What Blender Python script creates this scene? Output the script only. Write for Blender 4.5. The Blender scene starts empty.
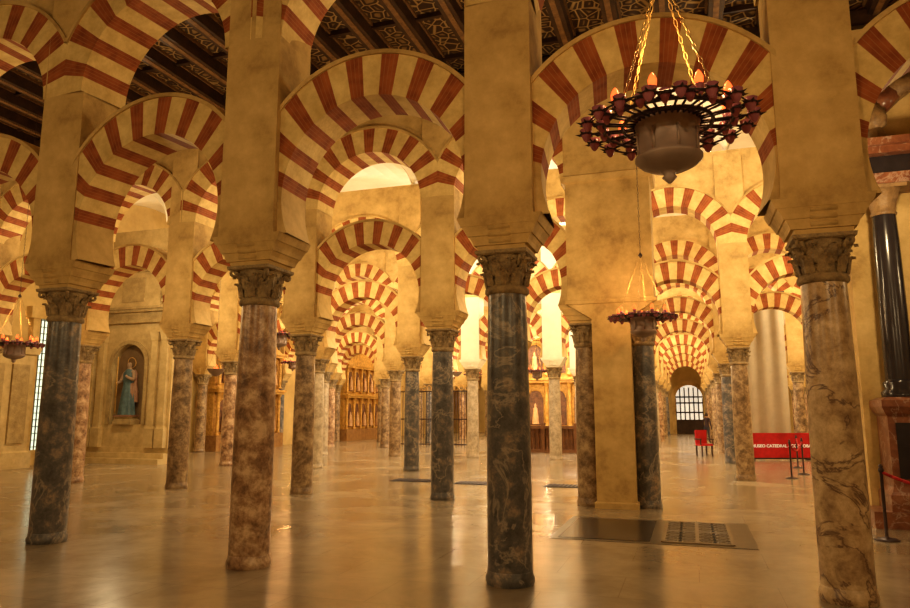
import bpy, math, random
from mathutils import Vector, Matrix
random.seed(7)
scene=bpy.context.scene
PI=math.pi
try:
    scene.view_settings.view_transform='Standard'
    scene.view_settings.exposure=-.5
    scene.view_settings.look='None'
    scene.view_settings.look='Medium High Contrast'
except Exception: pass
# ------------------------------------------------------------ materials
def newmat(name):
    m=bpy.data.materials.new(name); m.use_nodes=True
    nt=m.node_tree; b=nt.nodes['Principled BSDF']
    return m,nt,b
def ramp(nt,stops):
    r=nt.nodes.new('ShaderNodeValToRGB'); e=r.color_ramp.elements
    while len(e)<len(stops): e.new(0.5)
    for i,(p,c) in enumerate(stops):
        e[i].position=p; e[i].color=(c[0],c[1],c[2],1)
    return r
def tex(nt,kind,scale,coord='Object',**kw):
    tc=nt.nodes.new('ShaderNodeTexCoord'); t=nt.nodes.new(kind)
    nt.links.new(tc.outputs[coord],t.inputs['Vector'])
    if 'Scale' in t.inputs: t.inputs['Scale'].default_value=scale
    for k,v in kw.items():
        t.inputs[k].default_value=v
    return t
def bump(nt,b,src,strength,dist=0.02):
    n=nt.nodes.new('ShaderNodeBump'); n.inputs['Strength'].default_value=strength; n.inputs['Distance'].default_value=dist
    nt.links.new(src,n.inputs['Height']); nt.links.new(n.outputs[0],b.inputs['Normal'])
def noisy(name,c1,c2,scale=3,rough=.8,bs=.3,detail=8,metal=0,c3=None):
    m,nt,b=newmat(name)
    n=tex(nt,'ShaderNodeTexNoise',scale,Detail=float(detail),Roughness=.7)
    st=[(.3,c1),(.7,c2)] if c3 is None else [(.3,c1),(.47,c2),(.68,c3)]
    r=ramp(nt,st)
    nt.links.new(n.outputs[0],r.inputs[0]); nt.links.new(r.outputs[0],b.inputs['Base Color'])
    b.inputs['Roughness'].default_value=rough; b.inputs['Metallic'].default_value=metal
    if bs:
        n2=tex(nt,'ShaderNodeTexNoise',scale*6,Detail=6.0)
        bump(nt,b,n2.outputs[0],bs)
    return m
def plain(name,c,rough=.5,metal=0,emit=None,es=0):
    m,nt,b=newmat(name)
    n=tex(nt,'ShaderNodeTexNoise',8.0)
    r=ramp(nt,[(.2,[x*.8 for x in c]),(.8,[min(1,x*1.15) for x in c])])
    nt.links.new(n.outputs[0],r.inputs[0]); nt.links.new(r.outputs[0],b.inputs['Base Color'])
    b.inputs['Roughness'].default_value=rough; b.inputs['Metallic'].default_value=metal
    if emit:
        b.inputs['Emission Color'].default_value=(*emit,1); b.inputs['Emission Strength'].default_value=es
    return m
M_stone=noisy('honey_limestone',(.28,.17,.055),(.54,.37,.14),1.1,.82,.5,14,c3=(.74,.54,.24))
M_stone2=noisy('carved_limestone',(.13,.085,.045),(.48,.36,.19),7,.8,.8)
M_cream=noisy('cream_voussoir',(.54,.37,.13),(.86,.67,.30),3.5,.8,.4,12)
def redmat():
    m,nt,b=newmat('red_brick_voussoir')
    tc=nt.nodes.new('ShaderNodeTexCoord')
    sep=nt.nodes.new('ShaderNodeSeparateXYZ'); nt.links.new(tc.outputs['UV'],sep.inputs[0])
    mu=nt.nodes.new('ShaderNodeMath'); mu.operation='MULTIPLY'; mu.inputs[1].default_value=4.0
    nt.links.new(sep.outputs[0],mu.inputs[0])
    fr=nt.nodes.new('ShaderNodeMath'); fr.operation='FRACT'; nt.links.new(mu.outputs[0],fr.inputs[0])
    r=ramp(nt,[(.84,(0,0,0)),(.90,(.6,.6,.6))]); nt.links.new(fr.outputs[0],r.inputs[0])
    n=tex(nt,'ShaderNodeTexNoise',6,Detail=8.0)
    r2=ramp(nt,[(.3,(.22,.05,.012)),(.7,(.42,.125,.035))]); nt.links.new(n.outputs[0],r2.inputs[0])
    mx=nt.nodes.new('ShaderNodeMixRGB'); nt.links.new(r.outputs[0],mx.inputs[0])
    nt.links.new(r2.outputs[0],mx.inputs[1]); mx.inputs[2].default_value=(.44,.22,.08,1)
    nt.links.new(mx.outputs[0],b.inputs['Base Color']); b.inputs['Roughness'].default_value=.85
    bump(nt,b,n.outputs[0],.4)
    return m
M_red=redmat()
def marble(name,stops,vein,scale=2.0,vs=1.2,vamt=.7):
    m,nt,b=newmat(name)
    tc=nt.nodes.new('ShaderNodeTexCoord'); mp=nt.nodes.new('ShaderNodeMapping')
    oi=nt.nodes.new('ShaderNodeObjectInfo'); cmb=nt.nodes.new('ShaderNodeMath'); cmb.operation='MULTIPLY'; cmb.inputs[1].default_value=40
    nt.links.new(oi.outputs['Random'],cmb.inputs[0]); nt.links.new(cmb.outputs[0],mp.inputs['Location'])
    nt.links.new(tc.outputs['Object'],mp.inputs[0])
    n=nt.nodes.new('ShaderNodeTexNoise'); n.inputs['Scale'].default_value=scale; n.inputs['Detail'].default_value=12; n.inputs['Roughness'].default_value=.75; n.inputs['Distortion'].default_value=.2
    nt.links.new(mp.outputs[0],n.inputs['Vector'])
    r=ramp(nt,stops); nt.links.new(n.outputs[0],r.inputs[0])
    w=nt.nodes.new('ShaderNodeTexNoise'); w.inputs['Scale'].default_value=vs; w.inputs['Detail'].default_value=8; w.inputs['Distortion'].default_value=.6; w.inputs['Roughness'].default_value=.6
    nt.links.new(mp.outputs[0],w.inputs['Vector'])
    rv=ramp(nt,[(.475,(0,0,0)),(.5,(vamt,)*3),(.52,(0,0,0))]); nt.links.new(w.outputs[0],rv.inputs[0])
    mx=nt.nodes.new('ShaderNodeMixRGB'); nt.links.new(rv.outputs[0],mx.inputs[0]); nt.links.new(r.outputs[0],mx.inputs[1]); mx.inputs[2].default_value=(*vein,1)
    nt.links.new(mx.outputs[0],b.inputs['Base Color']); b.inputs['Roughness'].default_value=.3
    return m
MAR={
 'dark':marble('dark_blue_marble',[(.36,(.060,.060,.064)),(.52,(.135,.13,.13)),(.66,(.40,.30,.21))],(.48,.41,.32),5,1.6,.6),
 'pink':marble('pink_breccia_marble',[(.38,(.14,.075,.045)),(.5,(.38,.23,.13)),(.62,(.70,.52,.34))],(.70,.54,.36),4.5,1.5,.35),
 'brown':marble('brown_breccia_marble',[(.36,(.27,.17,.09)),(.5,(.52,.37,.21)),(.63,(.72,.56,.35))],(.12,.06,.04),4.0,1.7,.95),
 'umber':marble('umber_marble',[(.38,(.11,.07,.04)),(.5,(.27,.18,.10)),(.64,(.52,.39,.23))],(.5,.38,.25),5.0,1.5,.3),
 'pale':marble('pale_grey_marble',[(.34,(.26,.20,.14)),(.5,(.45,.37,.26)),(.68,(.68,.57,.42))],(.7,.62,.5),5.0,1.5,.3),
}
M_plaster=noisy('white_vault_plaster',(.76,.69,.52),(.90,.84,.68),.8,.9,.1)
M_wall=noisy('ochre_wall_plaster',(.46,.31,.11),(.66,.48,.20),.8,.85,.3)
M_iron=plain('wrought_iron',(.07,.045,.045),.45,.5)
M_bronze=plain('aged_bronze_bowl',(.34,.25,.20),.5,.2)
M_darkglass=plain('red_glass_cup',(.24,.10,.13),.2,.0,(1,.10,.04),.05)
M_flame=plain('oil_lamp_flame',(1,.2,.05),.5,0,(1,.12,.025),2.6)
M_wood=noisy('dark_oak',(.022,.010,.005),(.075,.034,.014),4,.55,.3)
M_gold=noisy('gilded_wood',(.36,.17,.03),(.85,.53,.14),5,.4,.8,metal=.15)
M_black=plain('black_marble',(.03,.025,.03),.2)
M_redmarb=marble('red_altar_marble',[(.3,(.12,.035,.02)),(.55,(.25,.10,.05)),(.75,(.4,.2,.12))],(.6,.5,.4),4,2,.4)
M_redcloth=plain('red_banner_fabric',(.50,.012,.015),.7)
M_redrope=plain('red_velvet_rope',(.4,.02,.02),.8)
M_white=plain('white_lettering',(.85,.82,.78),.6,0,(1,1,1),.15)
M_cloth=noisy('pale_hanging_cloth',(.42,.36,.28),(.52,.46,.36),1.5,.9,.1)
M_glow=plain('daylight_glass',(.9,.95,.9),.5,0,(.8,1,.75),1.3)
M_glow2=plain('daylit_pane',(.9,.9,.9),.5,0,(1,.92,.75),.8)
def ceilmat():
    m,nt,b=newmat('painted_coffer_planks')
    v=tex(nt,'ShaderNodeTexVoronoi',4.5); v.feature='DISTANCE_TO_EDGE'
    r=ramp(nt,[(.03,(.42,.27,.10)),(.08,(.05,.022,.010)),(.25,(.06,.028,.012)),(.33,(.28,.17,.06))])
    nt.links.new(v.outputs['Distance'],r.inputs[0]); nt.links.new(r.outputs[0],b.inputs['Base Color'])
    b.inputs['Roughness'].default_value=.7; bump(nt,b,v.outputs['Distance'],.8,.06)
    return m
M_coffer=ceilmat()
def floormat():
    m,nt,b=newmat('polished_marble_floor')
    tc=nt.nodes.new('ShaderNodeTexCoord')
    br=nt.nodes.new('ShaderNodeTexBrick'); nt.links.new(tc.outputs['Object'],br.inputs['Vector'])
    br.inputs['Scale'].default_value=1.0; br.inputs['Brick Width'].default_value=1.5; br.inputs['Row Height'].default_value=.9
    br.inputs['Mortar Size'].default_value=.005; br.inputs['Mortar Smooth'].default_value=.3
    br.inputs['Color1'].default_value=(.34,.275,.19,1); br.inputs['Color2'].default_value=(.38,.31,.215,1); br.inputs['Mortar'].default_value=(.27,.21,.14,1)
    n=tex(nt,'ShaderNodeTexNoise',.6,Detail=10.0,Roughness=.7,Distortion=.3)
    r=ramp(nt,[(.3,(.60,.56,.50)),(.7,(1.14,1.12,1.06))]); nt.links.new(n.outputs[0],r.inputs[0])
    mx=nt.nodes.new('ShaderNodeMixRGB'); mx.blend_type='MULTIPLY'; mx.inputs[0].default_value=1
    nt.links.new(br.outputs['Color'],mx.inputs[1]); nt.links.new(r.outputs[0],mx.inputs[2])
    nt.links.new(mx.outputs[0],b.inputs['Base Color'])
    rr=ramp(nt,[(.3,(.15,)*3),(.7,(.27,)*3)]); nt.links.new(n.outputs[0],rr.inputs[0]); nt.links.new(rr.outputs[0],b.inputs['Roughness'])
    b.inputs['Specular IOR Level'].default_value=.6
    n2=tex(nt,'ShaderNodeTexNoise',2.2,Detail=3.0); bump(nt,b,n2.outputs[0],.10,.02)
    return m
M_floor=floormat()
# ------------------------------------------------------------ mesh builder
class MB:
    def __init__(s): s.v=[];s.f=[];s.m=[];s.sm=[];s.uv=[]
    def add(s,vs,fs,mi=0,smooth=False,uvs=None):
        o=len(s.v); s.v+= [tuple(x) for x in vs]
        for i,f in enumerate(fs):
            s.f.append([o+j for j in f]); s.m.append(mi); s.sm.append(smooth)
            s.uv.append(uvs[i] if uvs else None)
    def box(s,x0,x1,y0,y1,z0,z1,mi=0):
        s.add([(x0,y0,z0),(x1,y0,z0),(x1,y1,z0),(x0,y1,z0),(x0,y0,z1),(x1,y0,z1),(x1,y1,z1),(x0,y1,z1)],
              [(0,3,2,1),(4,5,6,7),(0,1,5,4),(1,2,6,5),(2,3,7,6),(3,0,4,7)],mi)
    def loft(s,secs,mi=0,cx=0,cy=0):
        vs=[]
        for z,hx,hy in secs: vs+=[(cx-hx,cy-hy,z),(cx+hx,cy-hy,z),(cx+hx,cy+hy,z),(cx-hx,cy+hy,z)]
        fs=[(3,2,1,0)]; n=len(secs)
        for i in range(n-1):
            for j in range(4):
                a=i*4+j;b=i*4+(j+1)%4; fs.append((a,b,b+4,a+4))
        k=(n-1)*4; fs.append((k,k+1,k+2,k+3)); s.add(vs,fs,mi)
    def lathe(s,prof,segs=24,mi=0,c=(0,0,0),smooth=True,ripple=None,sy=1.0,cap=True):
        vs=[];fs=[]
        for i,(r,z) in enumerate(prof):
            for j in range(segs):
                a=2*PI*j/segs; rr=r*(1+(ripple(a,i) if ripple else 0))
                vs.append((c[0]+rr*math.cos(a),c[1]+rr*math.sin(a)*sy,c[2]+z))
        for i in range(len(prof)-1):
            for j in range(segs):
                a=i*segs+j;b=i*segs+(j+1)%segs; fs.append((a,b,b+segs,a+segs))
        s.add(vs,fs,mi,smooth)
        if cap:
            s.add(vs[:segs],[list(range(segs))[::-1]],mi); s.add(vs[-segs:],[list(range(segs))],mi)
    def tube(s,p,q,r,segs=8,mi=0,r2=None):
        p=Vector(p);q=Vector(q); d=(q-p).normalized(); u=d.orthogonal().normalized(); w=d.cross(u); r2=r if r2 is None else r2
        vs=[]
        for c,rr in ((p,r),(q,r2)):
            for j in range(segs):
                a=2*PI*j/segs; vs.append(c+u*math.cos(a)*rr+w*math.sin(a)*rr)
        fs=[(j,(j+1)%segs,(j+1)%segs+segs,j+segs) for j in range(segs)]
        fs+= [list(range(segs))[::-1],list(range(segs,2*segs))]
        s.add(vs,fs,mi,True)
    def torus(s,c,R,r,axis=(0,0,1),n=24,k=6,mi=0,stretch=1.0,sdir=None):
        c=Vector(c); ax=Vector(axis).normalized()
        u=(Vector(sdir) if sdir is not None else ax.orthogonal()).normalized(); w=ax.cross(u); vs=[];fs=[]
        for i in range(n):
            a=2*PI*i/n; rd=u*math.cos(a)*stretch+w*math.sin(a); 
            for j in range(k):
                b=2*PI*j/k; vs.append(c+rd*R+rd.normalized()*r*math.cos(b)+ax*r*math.sin(b))
        for i in range(n):
            for j in range(k):
                fs.append((i*k+j,((i+1)%n)*k+j,((i+1)%n)*k+(j+1)%k,i*k+(j+1)%k))
        s.add(vs,fs,mi,True)
    def chain(s,p,q,mi=0,link=.06,R=.012,r=.004):
        p=Vector(p);q=Vector(q);L=(q-p).length;d=(q-p)/L;n=max(1,int(L/link));u=d.orthogonal().normalized();w=d.cross(u)
        for i in range(n):
            s.torus(p+d*(i+.5)*L/n,R,r,u if i%2 else w,8,4,mi,stretch=2.6,sdir=d)
    def mesh(s,name,mats):
        me=bpy.data.meshes.new(name); me.from_pydata(s.v,[],s.f)
        for m in mats: me.materials.append(m)
        me.polygons.foreach_set('material_index',s.m); me.polygons.foreach_set('use_smooth',s.sm)
        if any(u for u in s.uv):
            l=me.uv_layers.new(name='UVMap')
            for p,u in zip(me.polygons,s.uv):
                if u:
                    for k,li in enumerate(p.loop_indices): l.data[li].uv=u[k]
        me.update(); return me
def put(name,me,loc=(0,0,0),rot=0,scale=(1,1,1),parent=None):
    o=bpy.data.objects.new(name,me); scene.collection.objects.link(o)
    o.location=loc; o.rotation_euler=(0,0,rot); o.scale=scale
    if parent: o.parent=parent
    return o
# ------------------------------------------------------------ column
ZC=3.12; ZI=3.50; ZS=3.86; ZP=6.35; ZT=8.95
def column_geom(mb,cx=0,cy=0,r=.235,pier=True):
    c=(cx,cy,0)
    mb.lathe([(r+.012,0),(r+.022,.03),(r+.022,.07),(r+.006,.10),(r+.006,.13),(r,.14)],28,0,c)
    mb.lathe([(r,.13),(r+.002,.9),(r-.004,1.8),(r-.018,2.7),(r-.025,ZC-.09)],28,0,c)
    mb.lathe([(r-.015,ZC-.09),(r+.008,ZC-.07),(r+.008,ZC-.03),(r-.015,ZC)],28,1,c)
    mb.lathe([(r-.03,ZC),(r-.02,ZC+.12),(r-.005,ZC+.25),(r+.03,ZC+.33)],24,1,c)
    for tier,(z0,h,n,off,out) in enumerate([(ZC,.19,8,0,.065),(ZC+.10,.19,8,PI/8,.095)]):
        for k in range(n):
            a=2*PI*k/n+off; rad=Vector((math.cos(a),math.sin(a),0)); tan=Vector((-math.sin(a),math.cos(a),0))
            prof=[(0,0,.06),(.012,.25,.08),(.016,.4,.072),(.022,.55,.082),(.028,.72,.066),(.05,.92,.055),(out,.95,.03),(out+.005,.80,.012)]
            vs=[];fs=[]
            for d,t,w in prof:
                base=Vector(c)+Vector((0,0,z0+h*t))+rad*(r-.02+d)
                vs+=[base-tan*w-rad*.01,base-tan*w*.45+rad*.004,base+rad*.03,base+tan*w*.45+rad*.004,base+tan*w-rad*.01]
            for i in range(len(prof)-1):
                for q in range(4):
                    b=i*5+q; fs.append((b,b+1,b+6,b+5))
            mb.add(vs,fs,1,False)
    for k in range(4):
        a=PI/4+k*PI/2; d=Vector((math.cos(a),math.sin(a),0))
        mb.torus(Vector(c)+d*(r+.09)+Vector((0,0,ZC+.30)),.032,.02,d.cross(Vector((0,0,1))),10,5,1)
        mb.tube(Vector(c)+d*(r-.02)+Vector((0,0,ZC+.2)),Vector(c)+d*(r+.07)+Vector((0,0,ZC+.33)),.02,6,1,.03)
    mb.loft([(ZC+.33,.26,.26),(ZC+.345,.285,.285),(ZI,.29,.29)],1,cx,cy)
    mb.loft([(ZI,.255,.255),(ZI+.05,.27,.265),(ZI+.055,.30,.285),(ZI+.10,.315,.295),(ZI+.15,.345,.31),(ZI+.155,.36,.32),(ZI+.20,.38,.33),
             (ZI+.26,.415,.35),(ZI+.265,.43,.355),(ZI+.32,.455,.36),(ZS,.47,.363)],2,cx,cy)
    if pier:
        mb.loft([(ZS,.385,.365),(ZS+.2,.375,.365),(ZP-.06,.375,.365),(ZP,.375,.365),(ZT,.36,.364)],2,cx,cy)
        for sx in (-1,1):
            for i in range(3):
                z=ZI+.10+i*.07; yy=.275+i*.022
                mb.tube((cx-.12,cy+sx*yy,z),(cx+.12,cy+sx*yy,z),.034,10,2)
COL={}
for k,m in MAR.items():
    mb=MB(); column_geom(mb); COL[k]=mb.mesh('marble_column_'+k,[m,M_stone2,M_stone])
    if k=='pale': COL['chapel']=mb.mesh('marble_column_chapel',[m,M_stone2,M_plaster])
# ------------------------------------------------------------ arches (local: centre x=0, nominal span 3.15)
def arch_mesh(name,Ri,ci,Ro,co,thick,a0,a1,zmin,half,s0,s1,nst,spandrel=False):
    mb=MB(); t=thick/2
    bounds=[]
    if a0<s0-.5: bounds.append((a0,s0,2))
    w=(s1-s0)/(nst+ (nst-1)*1.12); cw=w*1.12; a=s0
    if s0<=0:
        w=(s1-s0)/(nst+ (nst+1)*1.12); cw=w*1.12; bounds.append((a,a+cw,1)); a+=cw
    for i in range(nst):
        bounds.append((a,a+w,0)); a+=w
        if i<nst-1: bounds.append((a,a+cw,1)); a+=cw
    if s0<=0: bounds.append((a,s1,1))
    if a1>s1+.5: bounds.append((s1,a1,2))
    def P(R,c,ang):
        x=R*math.cos(math.radians(ang)); z=c+R*math.sin(math.radians(ang))
        x=max(-half,min(half,x)); return x,max(zmin,z)
    for (b0,b1,mi) in bounds:
        n=max(1,int((b1-b0)/4)+1)
        for i in range(n):
            p=b0+(b1-b0)*i/n; q=b0+(b1-b0)*(i+1)/n
            i0=P(Ri,ci,p);i1=P(Ri,ci,q);o0=P(Ro,co,p);o1=P(Ro,co,q)
            u0=i/n;u1=(i+1)/n
            vs=[(i0[0],-t,i0[1]),(i1[0],-t,i1[1]),(o1[0],-t,o1[1]),(o0[0],-t,o0[1]),
                (i0[0],t,i0[1]),(i1[0],t,i1[1]),(o1[0],t,o1[1]),(o0[0],t,o0[1])]
            fs=[(0,3,2,1),(4,5,6,7),(0,1,5,4),(3,7,6,2)]
            uv=[((u0,0),(u0,1),(u1,1),(u1,0)),((u0,0),(u1,0),(u1,1),(u0,1)),((u0,0),(u1,0),(u1,1),(u0,1)),((u0,0),(u0,1),(u1,1),(u1,0))]
            mb.add(vs,fs,mi,False,uv)
    n=48;e=.04
    f0=math.degrees(math.acos(min(1,half/(Ro+e)))); f1=180-f0
    for i in range(n):
        p=f0+(f1-f0)*i/n; q=f0+(f1-f0)*(i+1)/n
        o0=P(Ro-.01,co,p);o1=P(Ro-.01,co,q);e0=P(Ro+e,co,p);e1=P(Ro+e,co,q);tt=t+.03
        vs=[(o0[0],-tt,o0[1]),(o1[0],-tt,o1[1]),(e1[0],-tt,e1[1]),(e0[0],-tt,e0[1]),(o0[0],tt,o0[1]),(o1[0],tt,o1[1]),(e1[0],tt,e1[1]),(e0[0],tt,e0[1])]
        mb.add(vs,[(0,3,2,1),(4,5,6,7),(0,1,5,4),(3,7,6,2)],2)
    if spandrel:
        ts=t-.06; n=40; rr=Ri+.15
        for i in range(n):
            xa=-half+2*half*i/n; xb=-half+2*half*(i+1)/n
            za=ci+math.sqrt(max(0,rr*rr-xa*xa)); zb=ci+math.sqrt(max(0,rr*rr-xb*xb))
            mb.add([(xa,-ts,za),(xb,-ts,zb),(xb,-ts,ZT+.1),(xa,-ts,ZT+.1),(xa,ts,za),(xb,ts,zb),(xb,ts,ZT+.1),(xa,ts,ZT+.1)],
                   [(0,1,2,3),(5,4,7,6)],2)
    return mb.mesh(name,[M_red,M_cream,M_stone,M_stone2])
LOW=arch_mesh('horseshoe_arch',1.155,4.30,1.56,4.41,.60,-22.4,202.4,ZS,1.56,6,174,10)
UP=arch_mesh('upper_round_arch',1.20,ZP,1.74,ZP+.02,.74,0,180,ZP,1.575,0,180,9,True)
def arcade_bay(p,q):
    (x0,y0),(x1,y1)=p,q; L=math.hypot(x1-x0,y1-y0); a=math.atan2(y1-y0,x1-x0)
    c=((x0+x1)/2,(y0+y1)/2,0)
    put('horseshoe_arch',LOW,c,a,(L/3.15,1,1)); put('upper_round_arch',UP,c,a,(L/3.15,1,1))
XK={-6:-21.2,-5:-18.1,-4:-14.95,-3:-11.6,-2:-8.25,-1:-4.95,0:-1.88,1:1.3,2:4.45,3:7.6,4:10.75}
RY=[None]+[7.55+6.5*i for i in range(9)]
rowpos={}
for r in range(1,10):
    for k in XK: rowpos[(r,k)]=(XK[k],RY[r])
rowpos[(1,-2)]=(-8.5,7.75); rowpos[(1,-1)]=(-4.95,7.3); rowpos[(1,0)]=(-1.87,7.45); rowpos[(1,1)]=(1.33,7.78); rowpos[(1,2)]=(4.5,8.0); rowpos[(1,3)]=(7.6,8.1);rowpos[(1,4)]=(10.75,8.1)
rowpos[(1,-3)]=(-11.9,7.8); rowpos[(2,-4)]=(-15.1,14.4)
style={(1,-2):'dark',(1,-1):'pink',(1,0):'dark',(1,1):'brown',(2,-4):'pink',(2,-3):'umber',(2,-2):'umber',(2,-1):'dark',(3,-3):'pale',(3,-2):'dark',(3,1):'umber',(4,1):'dark',
 (4,-2):'chapel',(4,-1):'chapel',(5,-2):'chapel',(5,-1):'chapel',(5,-3):'chapel'}
kinds=['pale','umber','dark','pink','umber']
for r in range(1,10):
    for k in sorted(XK):
        if r==2 and k>=0: continue
        if r<=3 and k==-6 : continue
        if r==3 and k==-5: continue
        if r==6 and k in (-3,-2,-1): continue
        x,y=rowpos[(r,k)]
        put('marble_column',COL[style.get((r,k),random.choice(kinds))],(x,y,0))
    for k in range(-6,4):
        if r==2 and k>=0: continue
        if r==3 and k<=-5: continue
        if r<3 and k==-6: continue
        if r==6 and k in (-4,-3,-2,-1): continue
        if r==2 and k==-1: arcade_bay(rowpos[(2,-1)],(-1.93,RY[2])); continue
        arcade_bay(rowpos[(r,k)],rowpos[(r,k+1)])
# compound pier with two attached columns (row 2)
mb=MB()
for cx,mi in ((-1.93,0),(-.83,3)):
    m2=MB(); column_geom(m2,cx,RY[2],.225,False)
    o=len(mb.v); mb.v+=m2.v; mb.f+=[[o+i for i in f] for f in m2.f]; mb.m+=[mi if q==0 else q for q in m2.m]; mb.sm+=m2.sm; mb.uv+=m2.uv
pc=-1.38
mb.loft([(0,.40,.47),(.10,.40,.47),(.12,.36,.44),(3.55,.36,.44)],2,pc,RY[2])
mb.loft([(3.55,.36,.44),(ZS-.02,.80,.43),(ZS,.86,.45),(ZS+.06,.86,.45),(ZS+.08,.82,.43),(6.3,.82,.43),(6.33,.89,.48),(6.45,.91,.50),(6.47,.84,.44),(ZT-.02,.84,.44)],2,pc,RY[2])
put('compound_pier',mb.mesh('compound_pier',[MAR['umber'],M_stone2,M_stone,MAR['dark']]))
# ------------------------------------------------------------ shell
XL,XR,YB,YF=-21.6,12.4,-5.0,63.5
mb=MB(); mb.box(XL,XR,YB,YF,-.2,0); put('floor',mb.mesh('floor',[M_floor]))
mb=MB(); mb.box(XL-.4,XL,YB,YF,0,11); put('wall_left',mb.mesh('wall_left',[M_wall]))
mb=MB(); mb.box(XR,XR+.4,YB,YF,0,11); put('wall_right',mb.mesh('wall_right',[M_wall]))
mb=MB(); mb.box(XL,XR,YB-.4,YB,0,11); put('wall_back',mb.mesh('wall_back',[M_wall]))
mb=MB(); mb.box(XL,XR,YF,YF+.4,0,11); put('wall_far',mb.mesh('wall_far',[M_wall]))
mb=MB(); mb.box(XL,XR,YB,RY[2],ZT+.28,ZT+.4,0)
for x in [XL+.3+i*.92 for i in range(37)]:
    if x<XR:
        mb.box(x-.13,x+.13,YB,RY[2]-.3,ZT-.03,ZT+.3,1)
        mb.box(x-.17,x+.17,YB,RY[2]-.3,ZT+.22,ZT+.29,3)
        mb.box(x-.05,x+.05,YB,RY[2]-.3,ZT-.045,ZT-.03,3)
y=YB+.5
while y<RY[2]-.4:
    mb.box(XL,XR,y-.04,y+.04,ZT+.18,ZT+.29,1); y+=1.6
mb.box(XL,XR,RY[2]-.1,RY[2]+.1,ZT-.0,11.0,2)
mb.box(XL,XR,RY[2]-.45,RY[2]-.3,ZT-.2,ZT+.1,1)
put('ceiling',mb.mesh('ceiling_timber',[M_coffer,M_wood,M_plaster,noisy('painted_moulding',(.10,.045,.018),(.28,.15,.05),9,.6,.3)]))
mb=MB(); xs=[XL]+[XK[k] for k in sorted(XK)][1:]+[XR]
for r in range(2,10):
    y0=RY[r]; y1=RY[r+1] if r<9 else YF
    for b in range(len(xs)-1):
        xa,xb=xs[b],xs[b+1]; nx,ny=14,18
        vs=[];fs=[]
        for i in range(nx+1):
            for j in range(ny+1):
                u=-math.cos(PI*i/nx); v=-math.cos(PI*j/ny)
                z=ZT-.25+1.75*max(math.sqrt(max(0,1-u*u)),math.sqrt(max(0,1-v*v)))
                vs.append(((xa+xb)/2+u*(xb-xa)/2,(y0+y1)/2+v*(y1-y0)/2,z))
        for i in range(nx):
            for j in range(ny):
                a=i*(ny+1)+j; fs.append((a,a+1,a+ny+2,a+ny+1))
        mb.add(vs,fs,0)
put('ceiling_vault',mb.mesh('ceiling_vault',[M_plaster]))
# ------------------------------------------------------------ chandelier
M_brass=plain('brass_chain',(.50,.34,.12),.45,.4)
def chand_mesh(name,top):
    mb=MB()
    mb.torus((0,0,0),.30,.014,n=32); mb.torus((0,0,.0),.43,.014,n=36); mb.torus((0,0,.02),.22,.014,n=28); mb.torus((0,0,.0),.55,.008,n=40,k=4)
    N=18
    for i in range(N):
        a=2*PI*i/N
        for (rad,z,ph,s) in ((.555,.0,0,1.08),(.445,.02,PI/N,.95)):
            a2=a+ph; d=Vector((math.cos(a2),math.sin(a2),0))
            c=d*rad+Vector((0,0,z))
            mb.tube(d*.22,c,.009,5,0)
            mb.lathe([(.010,-.055),(.022*s,-.04),(.034*s,-.01),(.042*s,.035),(.036*s,.036),(.024*s,.0)],8,1,c)
            mb.torus(c+Vector((0,0,.0)),.040*s,.007,n=10,k=4)
            for p in range(6):
                b=2*PI*p/6+a2; e=Vector((math.cos(b),math.sin(b),0)); f=Vector((-math.sin(b),math.cos(b),0))
                mb.add([c+e*.03-f*.016,c+e*.03+f*.016,c+e*.076*s+Vector((0,0,.008)),c+e*.045-Vector((0,0,.012))],[(0,1,2),(0,3,1),(0,2,3),(1,3,2)],0)
        if i%2==0:
            d=Vector((math.cos(a),math.sin(a),0))
            c=d*.42+Vector((0,0,.05))
            mb.tube(d*.42,c,.008,5,0)
            mb.lathe([(.012,-.02),(.024,0),(.028,.05),(.022,.052)],10,1,c)
            mb.lathe([(.008,.04),(.028,.065),(.030,.095),(.018,.125),(.004,.145)],10,2,c)
    mb.lathe([(.19,.05),(.225,.04),(.225,.01),(.21,-.02),(.215,-.05),(.205,-.07),(.205,-.22),(.225,-.235),(.225,-.255),(.19,-.29),(.13,-.32),(.06,-.335),(.035,-.36),(.05,-.38),(.012,-.42)],32,3)
    for i in range(8):
        a=2*PI*i/8; d=Vector((math.cos(a),math.sin(a),0)); mb.tube(d*.208+Vector((0,0,-.07)),d*.208+Vector((0,0,-.22)),.010,5,3)
    H=1.12
    for i in range(4):
        a=2*PI*i/4+.5; d=Vector((math.cos(a),math.sin(a),0)); mb.chain(d*.43+Vector((0,0,.02)),d*.02+Vector((0,0,H)),4)
    mb.lathe([(.01,H+.05),(.02,H+.03),(.04,H),(.02,H-.03),(.01,H-.05)],12,0)
    mb.chain((0,0,H+.05),(0,0,top),0,.07)
    return mb.mesh(name,[M_iron,M_darkglass,M_flame,M_bronze,M_brass])
CH1=chand_mesh('chandelier_a',5.55); CH2=chand_mesh('chandelier_b',6.6)
WARM=(1,.74,.40)
def point(name,loc,e,col=WARM,r=.12,parent=None):
    l=bpy.data.lights.new(name,'POINT'); l.energy=e; l.color=col; l.shadow_soft_size=r
    o=bpy.data.objects.new(name,l); scene.collection.objects.link(o); o.location=loc
    if parent: o.parent=parent
    return o
chl=[(-.06,4.83,3.72,0),(-.72,12.6,3.40,0),(-14.6,12.0,3.3,0),(-11.1,17.4,3.95,1),(-6.3,30.3,3.55,1),(-18.5,30.3,4.2,1),(-13.2,43.3,4.2,1)]  # the last two chandeliers are extras added to carry light
for x,y,z,t in chl:
    o=put('wrought_iron_chandelier',CH2 if t else CH1,(x,y,z),random.random() if y>5 else .35)
    point('candle_glow',(0,0,.5),45,(1,.55,.22),.08,o)
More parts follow.
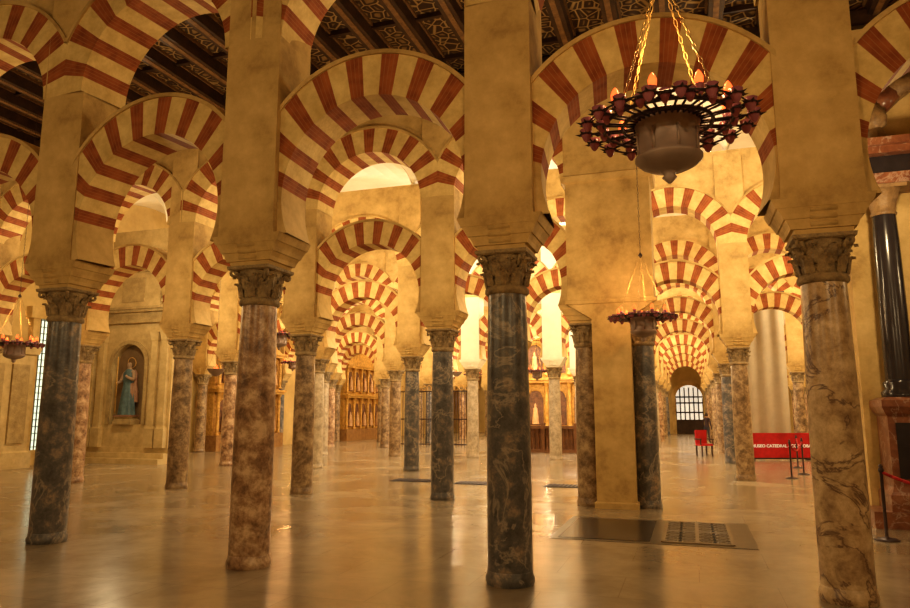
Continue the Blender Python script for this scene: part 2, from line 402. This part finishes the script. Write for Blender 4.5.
mb=MB(); mb.lathe([(.02,-.14),(.10,-.11),(.2,-.02),(.25,.06),(.27,.07),(.25,.08),(.2,.03)],24,0)
mb.lathe([(.05,.03),(.07,.05),(.06,.12),(.01,.2)],10,1)
for i in range(3):
    a=2*PI*i/3; mb.chain((.25*math.cos(a),.25*math.sin(a),.07),(0,0,.8),2)
mb.chain((0,0,.8),(0,0,6.2),0,.08)
BL=mb.mesh('hanging_bowl_lamp',[M_bronze,M_flame,M_brass])
for p in ((-13.2,17.4,2.95),(-3.3,24,3.6),(-9.9,30,3.5)): put('hanging_bowl_lamp',BL,p)
# ------------------------------------------------------------ added fill lights
for ai in range(0,9):
    ym= (-.8 if ai==0 else (RY[ai]+RY[ai+1])/2 if ai<9 else 61.5)
    for xx in (-16.5,-10,-3.4,2.9,9.0):
        if ai in (3,4) and xx==2.9: xx=5.9
        e={0:330,1:250,2:400}.get(ai,470)
        point('aisle_fill',(xx,ym,5.0 if ai<2 else 5.9),e,WARM if ai<2 else (1,.79,.47),.10)  # fill added along the aisles, hangs free without a fixture
point('crossing_fill',(-6.5,37.0,8.0),1500,(1,.95,.88),.3)  # added white fill to brighten the central zone, no lamp there
point('vault_fill',(-6.6,23.6,9.2),380,(.92,.95,1),.2)  # this and the next vault lights are added to whiten the plaster
point('vault_fill',(-6.6,30.0,9.2),750,(.88,.94,1),.2)
point('vault_fill',(.2,17.4,9.2),180,(1,.9,.7),.2)
point('altarpiece_fill',(-6.5,34.6,4.2),400,(1,.8,.5),.2)  # added local fill to bring out the gilded altarpiece
w=bpy.data.worlds.new('hall_world'); scene.world=w; w.use_nodes=True
w.node_tree.nodes['Background'].inputs[0].default_value=(1,.75,.45,1); w.node_tree.nodes['Background'].inputs[1].default_value=.1
# ------------------------------------------------------------ saint niche altar (left)
ax,ay=-19.35,20.9
mb=MB()
for i in range(3): mb.box(-2.0,2.0,-.9+.25*i,.3,.18*i,.18*(i+1),0)
mb.box(-1.9,1.9,-.1,.3,.54,8.6,0)
mb.box(-1.9,-.72,-.35,-.1,.54,5.0,0); mb.box(.72,1.9,-.35,-.1,.54,5.0,0)
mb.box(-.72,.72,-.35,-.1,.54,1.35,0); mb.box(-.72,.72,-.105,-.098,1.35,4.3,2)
n=20
for i in range(n):
    a=PI*i/n;b=PI*(i+1)/n;R=.72;zc=3.5
    mb.add([(R*math.cos(a),-.35,zc+R*math.sin(a)),(R*math.cos(b),-.35,zc+R*math.sin(b)),(R*math.cos(b),-.35,5.0),(R*math.cos(a),-.35,5.0)],[(0,3,2,1)],0)
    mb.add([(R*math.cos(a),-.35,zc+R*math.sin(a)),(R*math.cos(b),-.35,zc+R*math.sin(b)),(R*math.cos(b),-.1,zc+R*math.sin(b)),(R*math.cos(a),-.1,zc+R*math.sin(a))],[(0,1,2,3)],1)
    r1,r2=.74,.88
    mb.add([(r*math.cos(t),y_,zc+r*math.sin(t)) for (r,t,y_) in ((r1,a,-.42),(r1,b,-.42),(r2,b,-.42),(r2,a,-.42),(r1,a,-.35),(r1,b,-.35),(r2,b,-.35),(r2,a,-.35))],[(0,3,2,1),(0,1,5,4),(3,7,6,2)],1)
for s in (-1,1):
    mb.box(s*.81-.07,s*.81+.07,-.42,-.35,1.35,3.5,1)
    for q in (1.2,1.65):
        mb.loft([(.54,.19,.12),(1.2,.19,.12),(1.25,.15,.09),(1.3,.13,.08),(4.3,.12,.08),(4.35,.15,.1),(4.6,.19,.13),(4.65,.2,.14)],0,s*q,-.42)
for z,h,d in ((5.0,.12,.5),(5.12,.28,.42),(5.4,.1,.55),(5.5,.08,.62)): mb.box(-2.0,2.0,-d,.3,z,z+h,1)
mb.box(-1.2,1.2,-.38,-.1,5.58,6.9,0); mb.box(-.5,.5,-.42,-.38,5.8,6.7,1)
mb.box(-1.3,1.3,-.5,0,6.9,7.05,1)
mb.add([(-1.3,-.45,7.05),(1.3,-.45,7.05),(0,-.45,7.7),(-1.3,0,7.05),(1.3,0,7.05),(0,0,7.7)],[(0,1,2),(5,4,3),(0,2,5,3),(1,4,5,2)],1)
for s in (-1,1):
    for i in range(12):
        a=i/11*PI*1.3; mb.tube((s*(1.25+.28*math.sin(a)),-.3,5.6+1.0*(1-i/11)),(s*(1.25+.28*math.sin(a+.35)),-.3,5.6+1.0*(1-(i+1)/11)),.08,8,1)
mb.loft([(1.35,.4,.25),(1.5,.4,.25),(1.55,.3,.2),(1.62,.34,.22)],1,0,-.30)
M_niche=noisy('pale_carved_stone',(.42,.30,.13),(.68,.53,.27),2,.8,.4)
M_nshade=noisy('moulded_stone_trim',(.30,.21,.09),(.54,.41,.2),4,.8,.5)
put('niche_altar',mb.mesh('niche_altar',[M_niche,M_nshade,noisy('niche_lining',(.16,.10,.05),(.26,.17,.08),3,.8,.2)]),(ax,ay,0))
def skinfig(name,pts,edges,rad,mat,parent=None,loc=(0,0,0),rot=0,sc=1,sub=1):
    me=bpy.data.meshes.new(name); me.from_pydata(pts,edges,[]); me.materials.append(mat)
    o=bpy.data.objects.new(name,me); scene.collection.objects.link(o); o.location=loc; o.rotation_euler=(0,0,rot); o.scale=(sc,)*3
    if parent: o.parent=parent
    m=o.modifiers.new('Skin','SKIN'); sk=me.skin_vertices[0].data
    for i,r in enumerate(rad): sk[i].radius=(r,r)
    sk[0].use_root=True; m.use_smooth_shade=True
    s=o.modifiers.new('Sub','SUBSURF'); s.levels=sub; s.render_levels=sub
    return o
def zones(name,stops):
    m,nt,b=newmat(name); tc=nt.nodes.new('ShaderNodeTexCoord'); sp=nt.nodes.new('ShaderNodeSeparateXYZ'); nt.links.new(tc.outputs['Object'],sp.inputs[0])
    d=nt.nodes.new('ShaderNodeMath'); d.operation='DIVIDE'; d.inputs[1].default_value=1.8; nt.links.new(sp.outputs[2],d.inputs[0])
    r=ramp(nt,stops); r.color_ramp.interpolation='CONSTANT'; nt.links.new(d.outputs[0],r.inputs[0]); nt.links.new(r.outputs[0],b.inputs['Base Color']); b.inputs['Roughness'].default_value=.8
    return m
def person(name,loc,rot,shirt,pants,hair,bend=0):
    P=[(0,0,.95),(0,0,1.1),(0,-.01,1.28),(0,0,1.42),(0,0,1.5),(0,-.02,1.57),(0,-.02,1.68)]
    R=[.13,.12,.14,.10,.055,.085,.075]; E=[(i,i+1) for i in range(6)]
    def add(ch,rs,par):
        p=par
        for c,r in zip(ch,rs):
            P.append(c);R.append(r);E.append((p,len(P)-1));p=len(P)-1
        return p
    for s in (-1,1):
        add([(s*.10,0,.86),(s*.11,-.03*s,.5),(s*.12,.02*s,.1),(s*.12,-.14+.02*s,.04)],[.095,.062,.045,.04],0)
        h=add([(s*.17,0,1.41),(s*.24,.02,1.14),(s*.25,-.08,.92),(s*.25,-.10,.86)],[.06,.045,.032,.035],3)
        for i in range(5):
            o=(i-2)*.017
            add([(s*.25,-.10+o,.82),(s*.245,-.105+o*1.2,.79-.01*(2-abs(i-2)))],[.010,.008],h)
    skin=(.50,.28,.18)
    m=zones(name+'_clothes',[(0,(.03,.02,.02)),(.045,pants),(.53,shirt),(.825,skin),(.915,hair)])
    root=bpy.data.objects.new(name,None); scene.collection.objects.link(root); root.location=loc; root.rotation_euler=(0,0,rot)
    skinfig('body',P,E,R,m,root,sub=1)
    mb=MB(); mb.lathe([(.02,.13),(.07,.11),(.098,.05),(.10,0),(.09,-.04)],16,0,(0,.012,1.62),cap=False)
    mb.tube((0,-.105,1.61),(0,-.125,1.585),.012,6,1)
    for s in (-1,1):
        mb.tube((s*.033,-.100,1.625),(s*.033,-.108,1.625),.010,6,2); mb.tube((s*.088,-.01,1.60),(s*.1,0,1.62),.018,6,1)
    mb.tube((-.025,-.102,1.56),(.025,-.102,1.56),.006,5,2)
    put('head_details',mb.mesh('head_details',[plain(name+'_hair',hair,.8),plain(name+'_skin',skin,.6),plain(name+'_eye',(.05,.02,.02),.4)]),parent=root)
    return root
person('standing_visitor',(.85,44.5,0),2.6,(.05,.03,.04),(.04,.04,.06),(.05,.03,.02))
person('walking_visitor',(-7.75,29.9,0),1.0,(.03,.07,.30),(.03,.05,.18),(.06,.03,.02))
# saint statue
root=bpy.data.objects.new('saint_statue',None); scene.collection.objects.link(root); root.location=(ax,ay-.32,1.65); root.scale=(1.08,)*3
M_stat=noisy('blue_grey_robe',(.05,.085,.105),(.12,.20,.22),6,.55,.3); M_statg=noisy('russet_mantle',(.22,.10,.06),(.40,.24,.14),6,.5,.3)
mb=MB()
rp=lambda a,i:.09*math.sin(7*a+i*.15)*max(0,1-i/7)+.03*math.sin(13*a)
mb.lathe([(.30,0),(.29,.15),(.25,.5),(.21,.85),(.18,1.05),(.20,1.25),(.21,1.4),(.14,1.52),(.07,1.57)],40,0,ripple=rp,sy=.75)
mb.lathe([(.31,.45),(.29,.8),(.235,1.1),(.235,1.4),(.15,1.54)],30,1,c=(.03,.04,0),ripple=lambda a,i:.06*math.sin(5*a)-(.25 if math.sin(a)<-.2 else 0),sy=.75,cap=False)
mb.box(-.33,.33,-.25,.25,-.03,.03,1)
put('robe',mb.mesh('saint_robe',[M_stat,M_statg]),parent=root)
skinfig('figure',[(0,0,1.3),(0,0,1.5),(0,0,1.6),(0,-.02,1.68),(0,-.02,1.79),(.19,0,1.42),(.27,-.08,1.18),(.16,-.26,1.28),(.12,-.3,1.34),(-.19,0,1.42),(-.28,-.05,1.16),(-.22,-.24,1.10),(-.2,-.3,1.08)],
 [(0,1),(1,2),(2,3),(3,4),(1,5),(5,6),(6,7),(7,8),(1,9),(9,10),(10,11),(11,12)],[.12,.09,.055,.088,.07,.075,.06,.045,.035,.075,.06,.045,.035],noisy('painted_flesh',(.3,.2,.13),(.42,.3,.2),6,.6,.1),root,sub=2)
mb=MB(); mb.tube((-.2,-.32,.1),(-.2,-.32,1.95),.015,8,0); mb.torus((0,.08,1.78),.17,.012,(0,1,.1),24,5,0)
put('staff_and_halo',mb.mesh('staff_and_halo',[M_gold]),parent=root)
# ------------------------------------------------------------ left wall: tall narrow daylight slit and pilasters
mb=MB()
mb.box(0,.06,-.28,.28,.5,5.0,0)
mb.box(.0,.22,-.55,-.28,0,5.3,2);mb.box(.0,.22,.28,.55,0,5.3,2);mb.box(0,.28,-.7,.7,5.0,5.4,2);mb.box(0,.2,-.28,.28,0,.5,2)
for i in range(3): mb.box(.06,.1,-.14+i*.14-.012,-.14+i*.14+.012,.5,5.0,1)
for i in range(20): mb.box(.06,.1,-.28,.28,.6+i*.23-.012,.6+i*.23+.012,1)
wm=mb.mesh('lattice_window',[M_glow,M_wood,M_stone])
put('window_1',wm,(XL,18.75,0)); put('window_2',wm,(XL,37,0)); put('window_3',wm,(XL,50,0))
mb=MB()
mb.loft([(0,.5,1.5),(.5,.5,1.5),(.55,.42,1.4),(3.6,.42,1.4),(3.65,.5,1.5),(3.9,.55,1.55)],0,0,0)
for i in range(3): mb.loft([(.8,.05,.3),(3.3,.05,.3)],1,.44,-.9+i*.9)
put('side_chapel_pier',mb.mesh('side_chapel_pier',[M_niche,M_nshade]),(XL+.7,16.2,0))
# ------------------------------------------------------------ far door
mb=MB(); mb.box(-1.1,1.1,-.05,0,0,3.0,0)
n=16
vs=[(0,-.05,3.0)]+[(1.1*math.cos(PI*i/n),-.05,3.0+1.1*math.sin(PI*i/n)) for i in range(n+1)]
mb.add(vs,[(0,i+1,i+2) for i in range(n)],0)
for s in (-1,1): mb.box(s*1.25-.15,s*1.25+.15,-.3,0,0,3.0,2)
for i in range(n):
    a=PI*i/n;b=PI*(i+1)/n
    mb.add([(r*math.cos(t),-.3,3+r*math.sin(t)) for r,t in ((1.1,a),(1.1,b),(1.45,b),(1.45,a))],[(0,3,2,1)],2)
    mb.add([(1.1*math.cos(a),-.3,3+1.1*math.sin(a)),(1.1*math.cos(b),-.3,3+1.1*math.sin(b)),(1.1*math.cos(b),0,3+1.1*math.sin(b)),(1.1*math.cos(a),0,3+1.1*math.sin(a))],[(0,1,2,3)],2)
for i in range(7): mb.box(-1.1+i*.366-.05,-1.1+i*.366+.05,-.12,-.05,0,3.9 if 0<i<6 else 3.0,1)
for z in (.9,1.8,2.6,3.1): mb.box(-1.1,1.1,-.12,-.05,z-.06,z+.06,1)
mb.box(-1.1,1.1,-.14,-.05,0,1.2,1)
put('door_1',mb.mesh('grille_door',[M_glow2,M_wood,M_stone]),(-.1,YF-.01,0))
# ------------------------------------------------------------ golden altarpiece + choir rail
mb=MB(); W=3.4
mb.box(-W,W,-.1,.5,0,6.6,0); mb.box(-W-.1,W+.1,-.5,.5,0,.9,1)
for i in range(6):
    x=-W+.2+i*(2*W-.4)/5
    for z0,h in ((.9,2.5),(3.8,2.0)):
        mb.lathe([(.12,0),(.16,.06),(.10,.12),(.11,.3),(.09,h*.5),(.11,h*.8),(.09,h-.2),(.15,h-.1),(.17,h)],14,0,(x,-.28,z0),ripple=lambda a,i:.08*math.sin(3*a+i*1.2))
for z in (3.4,5.8): mb.box(-W-.1,W+.1,-.5,.3,z,z+.15,0); mb.box(-W-.2,W+.2,-.6,.3,z+.15,z+.3,0)
for i in range(5):
    xc=-W+.2+(i+.5)*(2*W-.4)/5
    for z0,h in ((1.1,1.5),(3.95,1.2)):
        m=.42; mb.box(xc-m,xc+m,-.16,-.1,z0,z0+h,2)
        vs=[(xc,-.16,z0+h)]+[(xc+m*math.cos(PI*j/12),-.16,z0+h+m*math.sin(PI*j/12)) for j in range(13)]
        mb.add(vs,[(0,j+1,j+2) for j in range(12)],2)
        for j in range(12):
            a=PI*j/12; b=PI*(j+1)/12; mb.tube((xc+m*math.cos(a),-.17,z0+h+m*math.sin(a)),(xc+m*math.cos(b),-.17,z0+h+m*math.sin(b)),.04,6,0)
        mb.lathe([(.2,0),(.17,.4),(.12,.75),(.13,.85),(.05,.93),(.08,1.0),(.03,1.12)],12,3,(xc,-.28,z0+.05))
mb.add([(-W,-.3,6.1),(W,-.3,6.1),(0,-.3,8.0),(-W,.3,6.1),(W,.3,6.1),(0,.3,8.0)],[(0,1,2),(0,2,5,3),(1,4,5,2)],0)
GA=mb.mesh('gilded_altarpiece',[M_gold,noisy('carved_walnut_base',(.20,.09,.03),(.45,.25,.08),4,.5,.4),noisy('altar_painting',(.05,.025,.02),(.28,.13,.06),5,.5,.1),noisy('saint_polychrome',(.45,.22,.10),(.75,.5,.25),4,.5,.1)])
put('gilded_altarpiece',GA,(-6.9,39.0,0))
put('gilded_altarpiece',GA,(XL+.55,30.3,0),PI/2,(.8,.8,.8)); put('gilded_altarpiece',GA,(XL+.55,43.3,0),PI/2,(.8,.8,.8))
put('gilded_altarpiece',GA,(-13.3,YF-.6,0),0,(.8,.8,.8)); put('gilded_altarpiece',GA,(-6.6,YF-.6,0),0,(.8,.8,.8))
mb=MB()
mb.box(-2.2,2.2,-.12,.12,0,.15,0); mb.box(-2.3,2.3,-.16,.16,1.05,1.18,0)
for i in range(23): mb.lathe([(.05,.15),(.03,.25),(.06,.45),(.03,.8),(.05,1.05)],8,0,(-2.1+i*.19,0,0))
for i in range(4): mb.box(-2.25+i*1.45,-2.1+i*1.45,-.15,.15,0,1.3,0)
mb.box(-2.15,2.15,.03,.08,.15,1.05,0)
put('wooden_choir_rail',mb.mesh('wooden_choir_rail',[noisy('walnut',(.12,.05,.02),(.28,.13,.05),4,.45,.2)]),(-5.6,31.6,0))
mb=MB()
for i in range(33): mb.tube((-2.4+i*.15,0,0),(-2.4+i*.15,0,2.9),.018,6,0)
for z in (.1,1.4,2.85): mb.box(-2.45,2.45,-.03,.03,z,z+.06,0)
for i in range(16): mb.torus((-2.25+i*.3,0,3.06),.12,.018,(0,1,0),14,5,1)
GR=mb.mesh('iron_chapel_screen',[M_iron,M_gold])
put('iron_chapel_screen',GR,(-13.3,35.2,0)); put('iron_chapel_screen',GR,(-10,48.5,0))
# ------------------------------------------------------------ baroque marble altar (right)
mb=MB()
mb.box(2.75,9.5,13.45,14.6,0,8.6,1)
mb.box(2.6,9.5,12.6,13.5,0,.25,2)
mb.box(4.6,8.2,13.3,13.5,.25,5.2,1)
for cx in (3.22,4.1,7.4,8.3):
    mb.loft([(.25,.36,.40),(.5,.36,.40),(.55,.32,.36),(.62,.30,.34),(1.7,.30,.34),(1.75,.34,.38),(1.85,.38,.42),(1.95,.38,.42),(2.0,.28,.30)],2,cx,13.05)
    mb.box(cx-.2,cx+.2,12.69,12.72,.75,1.6,0)
    mb.lathe([(.27,2.0),(.28,2.08),(.22,2.14),(.25,2.22),(.20,2.28)],24,0,(cx,13.05,0))
    mb.lathe([(.20,2.28),(.205,3.2),(.19,4.6),(.175,5.0)],24,0,(cx,13.05,0))
    mb.lathe([(.18,5.0),(.2,5.03),(.18,5.06),(.2,5.2),(.26,5.38),(.30,5.42)],20,4,(cx,13.05,0),ripple=lambda a,i:.10*math.sin(8*a) if i>2 else 0)
    mb.box(cx-.3,cx+.3,12.75,13.4,5.42,5.48,4)
for z,h,d in ((5.48,.18,.0),(5.66,.3,-.06),(5.96,.12,.12),(6.08,.12,.22)): mb.box(2.75-d*.5,9.5,12.72-d,13.5,z,z+h,2 if h<.2 else 0)
for i in range(20):
    a=PI*i/20;b=PI*(i+1)/20
    mb.tube((5.9+2.9*math.cos(a),13.2,6.2+1.7*math.sin(a)),(5.9+2.9*math.cos(b),13.2,6.2+1.7*math.sin(b)),.17,8,4 if i%2 else 2)
mb.tube((3.2,12.95,6.2),(3.2,12.95,6.5),.22,12,4,.1); mb.lathe([(.05,0),(.17,.1),(.19,.25),(.1,.4),(.03,.5)],14,4,(3.2,12.95,6.45))
put('baroque_marble_altar',mb.mesh('baroque_marble_altar',[M_black,M_stone,M_redmarb,M_gold,noisy('dull_gilt_stone',(.16,.09,.04),(.36,.23,.10),6,.5,.5)]))
# ------------------------------------------------------------ hanging cloth, red banner, chair, stanchions
mb=MB(); n=40;W=1.9
vs=[];fs=[]
for j in range(2):
    for i in range(n+1):
        x=-W/2+W*i/n; vs.append((x,.06*math.sin(i*.5)*(1.1-j*.7),.9 if j==0 else 6.7))
for i in range(n): fs.append((i,i+1,n+2+i,n+1+i))
mb.add(vs,fs,0,True); mb.tube((-W/2-.1,0,6.7),(W/2+.1,0,6.7),.03,8,1)
for x in (-.8,.8): mb.tube((x,0,6.7),(x,0,9.0),.008,5,1)
put('hanging_cloth',mb.mesh('hanging_cloth',[M_cloth,M_iron]),(2.85,31.2,0),.15)
root=bpy.data.objects.new('red_museum_banner',None); scene.collection.objects.link(root); root.location=(3.1,29.3,0); root.rotation_euler=(0,0,.318)
mb=MB(); mb.box(-1.15,1.15,-.03,.03,.08,.98,0); mb.box(-1.18,1.18,-.04,.04,.04,.1,1); mb.box(-1.18,1.18,-.04,.04,.97,1.01,0)
for s in (-1,1): mb.box(s*1.1-.04,s*1.1+.04,-.3,.3,0,.05,1); mb.box(s*1.14-.03,s*1.14+.03,-.04,.04,0,1.0,0)
put('panel',mb.mesh('banner_panel',[M_redcloth,M_iron]),parent=root)
tcu=bpy.data.curves.new('lettering','FONT'); tcu.body='MUSEO CATEDRAL - CORDOBA'; tcu.size=.155; tcu.align_x='CENTER'; tcu.extrude=.004; tcu.offset=.005
to=bpy.data.objects.new('lettering',tcu); scene.collection.objects.link(to); to.parent=root; to.location=(.05,-.045,.48); to.rotation_euler=(PI/2,0,0); tcu.materials.append(M_white)
mb=MB()
mb.box(-.25,.25,-.25,.25,.42,.5,0); mb.box(-.25,.25,.2,.26,.5,1.05,0)
for sx in (-1,1):
    for sy in (-1,1): mb.box(sx*.22-.025,sx*.22+.025,sy*.22-.025,sy*.22+.025,0,.45,1)
    mb.box(sx*.27-.03,sx*.27+.03,-.25,.25,.66,.71,1); mb.box(sx*.27-.02,sx*.27+.02,-.24,-.2,.45,.68,1)
put('red_armchair',mb.mesh('red_armchair',[M_redcloth,M_wood]),(.45,31.2,0),.5)
def stanchion(x,y):
    mb=MB(); mb.lathe([(.16,0),(.16,.015),(.12,.03),(.03,.045),(.022,.06),(.022,.92),(.035,.94),(.035,.97),(.02,.99),(.03,1.01),(.012,1.04)],20,0)
    return put('rope_stanchion',mb.mesh('rope_stanchion',[M_iron]),(x,y,0))
def rope(p,q):
    mb=MB(); n=14; pts=[]
    for i in range(n+1):
        t=i/n; pts.append((p[0]+(q[0]-p[0])*t,p[1]+(q[1]-p[1])*t,.93-.9*t*(1-t)))
    for i in range(n): mb.tube(pts[i],pts[i+1],.022,8,0)
    put('velvet_rope',mb.mesh('velvet_rope',[M_redrope]))
S=[(2.5,11.5),(4.2,11.1),(6.0,11.0)]
for s in S: stanchion(*s)
rope(S[0],S[1]);rope(S[1],S[2])
S=[(2.5,21.3),(3.0,22.8),(3.2,25.5)]
for s in S: stanchion(*s)
rope(S[0],S[1]);rope(S[1],S[2])
# ------------------------------------------------------------ floor slabs / grates
M_slab=noisy('dark_tomb_slab',(.035,.028,.02),(.075,.055,.04),2,.25,.1)
mb=MB()
x0,x1,y0,y1=-2.0,.75,10.2,12.4
mb.box(x0,x1,y0,y1,.0,.006,2); mb.box(x0+.12,-.62,y0+.12,y1-.12,.006,.012,0)
gx0,gx1,gy0,gy1=-.45,.45,y0+.15,y1-.15
mb.box(gx0,gx1,gy0,gy1,.006,.009,1)
for i in range(4): 
    for j in range(8):
        cx=gx0+(i+.5)*(gx1-gx0)/4; cy=gy0+(j+.5)*(gy1-gy0)/8
        mb.torus((cx,cy,.013),.085,.012,n=12,k=4,mi=3); mb.tube((cx-.1,cy-.1,.012),(cx+.1,cy+.1,.012),.01,4,3); mb.tube((cx-.1,cy+.1,.012),(cx+.1,cy-.1,.012),.01,4,3)
for a in (gx0,gx1,0): mb.box(a-.025,a+.025,gy0,gy1,.006,.022,3)
for a in (gy0,gy1,(gy0+gy1)/2): mb.box(gx0,gx1,a-.025,a+.025,.006,.022,3)
put('tomb_slab_with_grate',mb.mesh('tomb_slab',[M_slab,plain('pit_dark',(.02,.015,.01),.8),noisy('slab_border',(.10,.075,.045),(.17,.13,.08),2,.3,.1),noisy('bronze_grate',(.18,.13,.07),(.30,.22,.12),3,.4,.2)]))
mb=MB(); mb.box(-.55,.55,-.35,.35,0,.01,0)
for i in range(11): mb.box(-.5+i*.1-.02,-.5+i*.1+.02,-.32,.32,.01,.02,1)
gm=mb.mesh('floor_grate',[plain('pit_dark2',(.03,.02,.015),.8),M_iron])
for x,y in ((-7.0,17.6),(-5.2,17.4),(-2.9,17.4)): put('floor_grate',gm,(x,y,0))
# ------------------------------------------------------------ camera
cd=bpy.data.cameras.new('camera'); cam=bpy.data.objects.new('camera',cd); scene.collection.objects.link(cam)
cam.location=(0,0,1.75); cam.rotation_euler=(math.radians(90+8.84),0,math.radians(18.4))
cd.sensor_width=36; cd.lens=701/910*36; cd.clip_end=300
scene.camera=cam
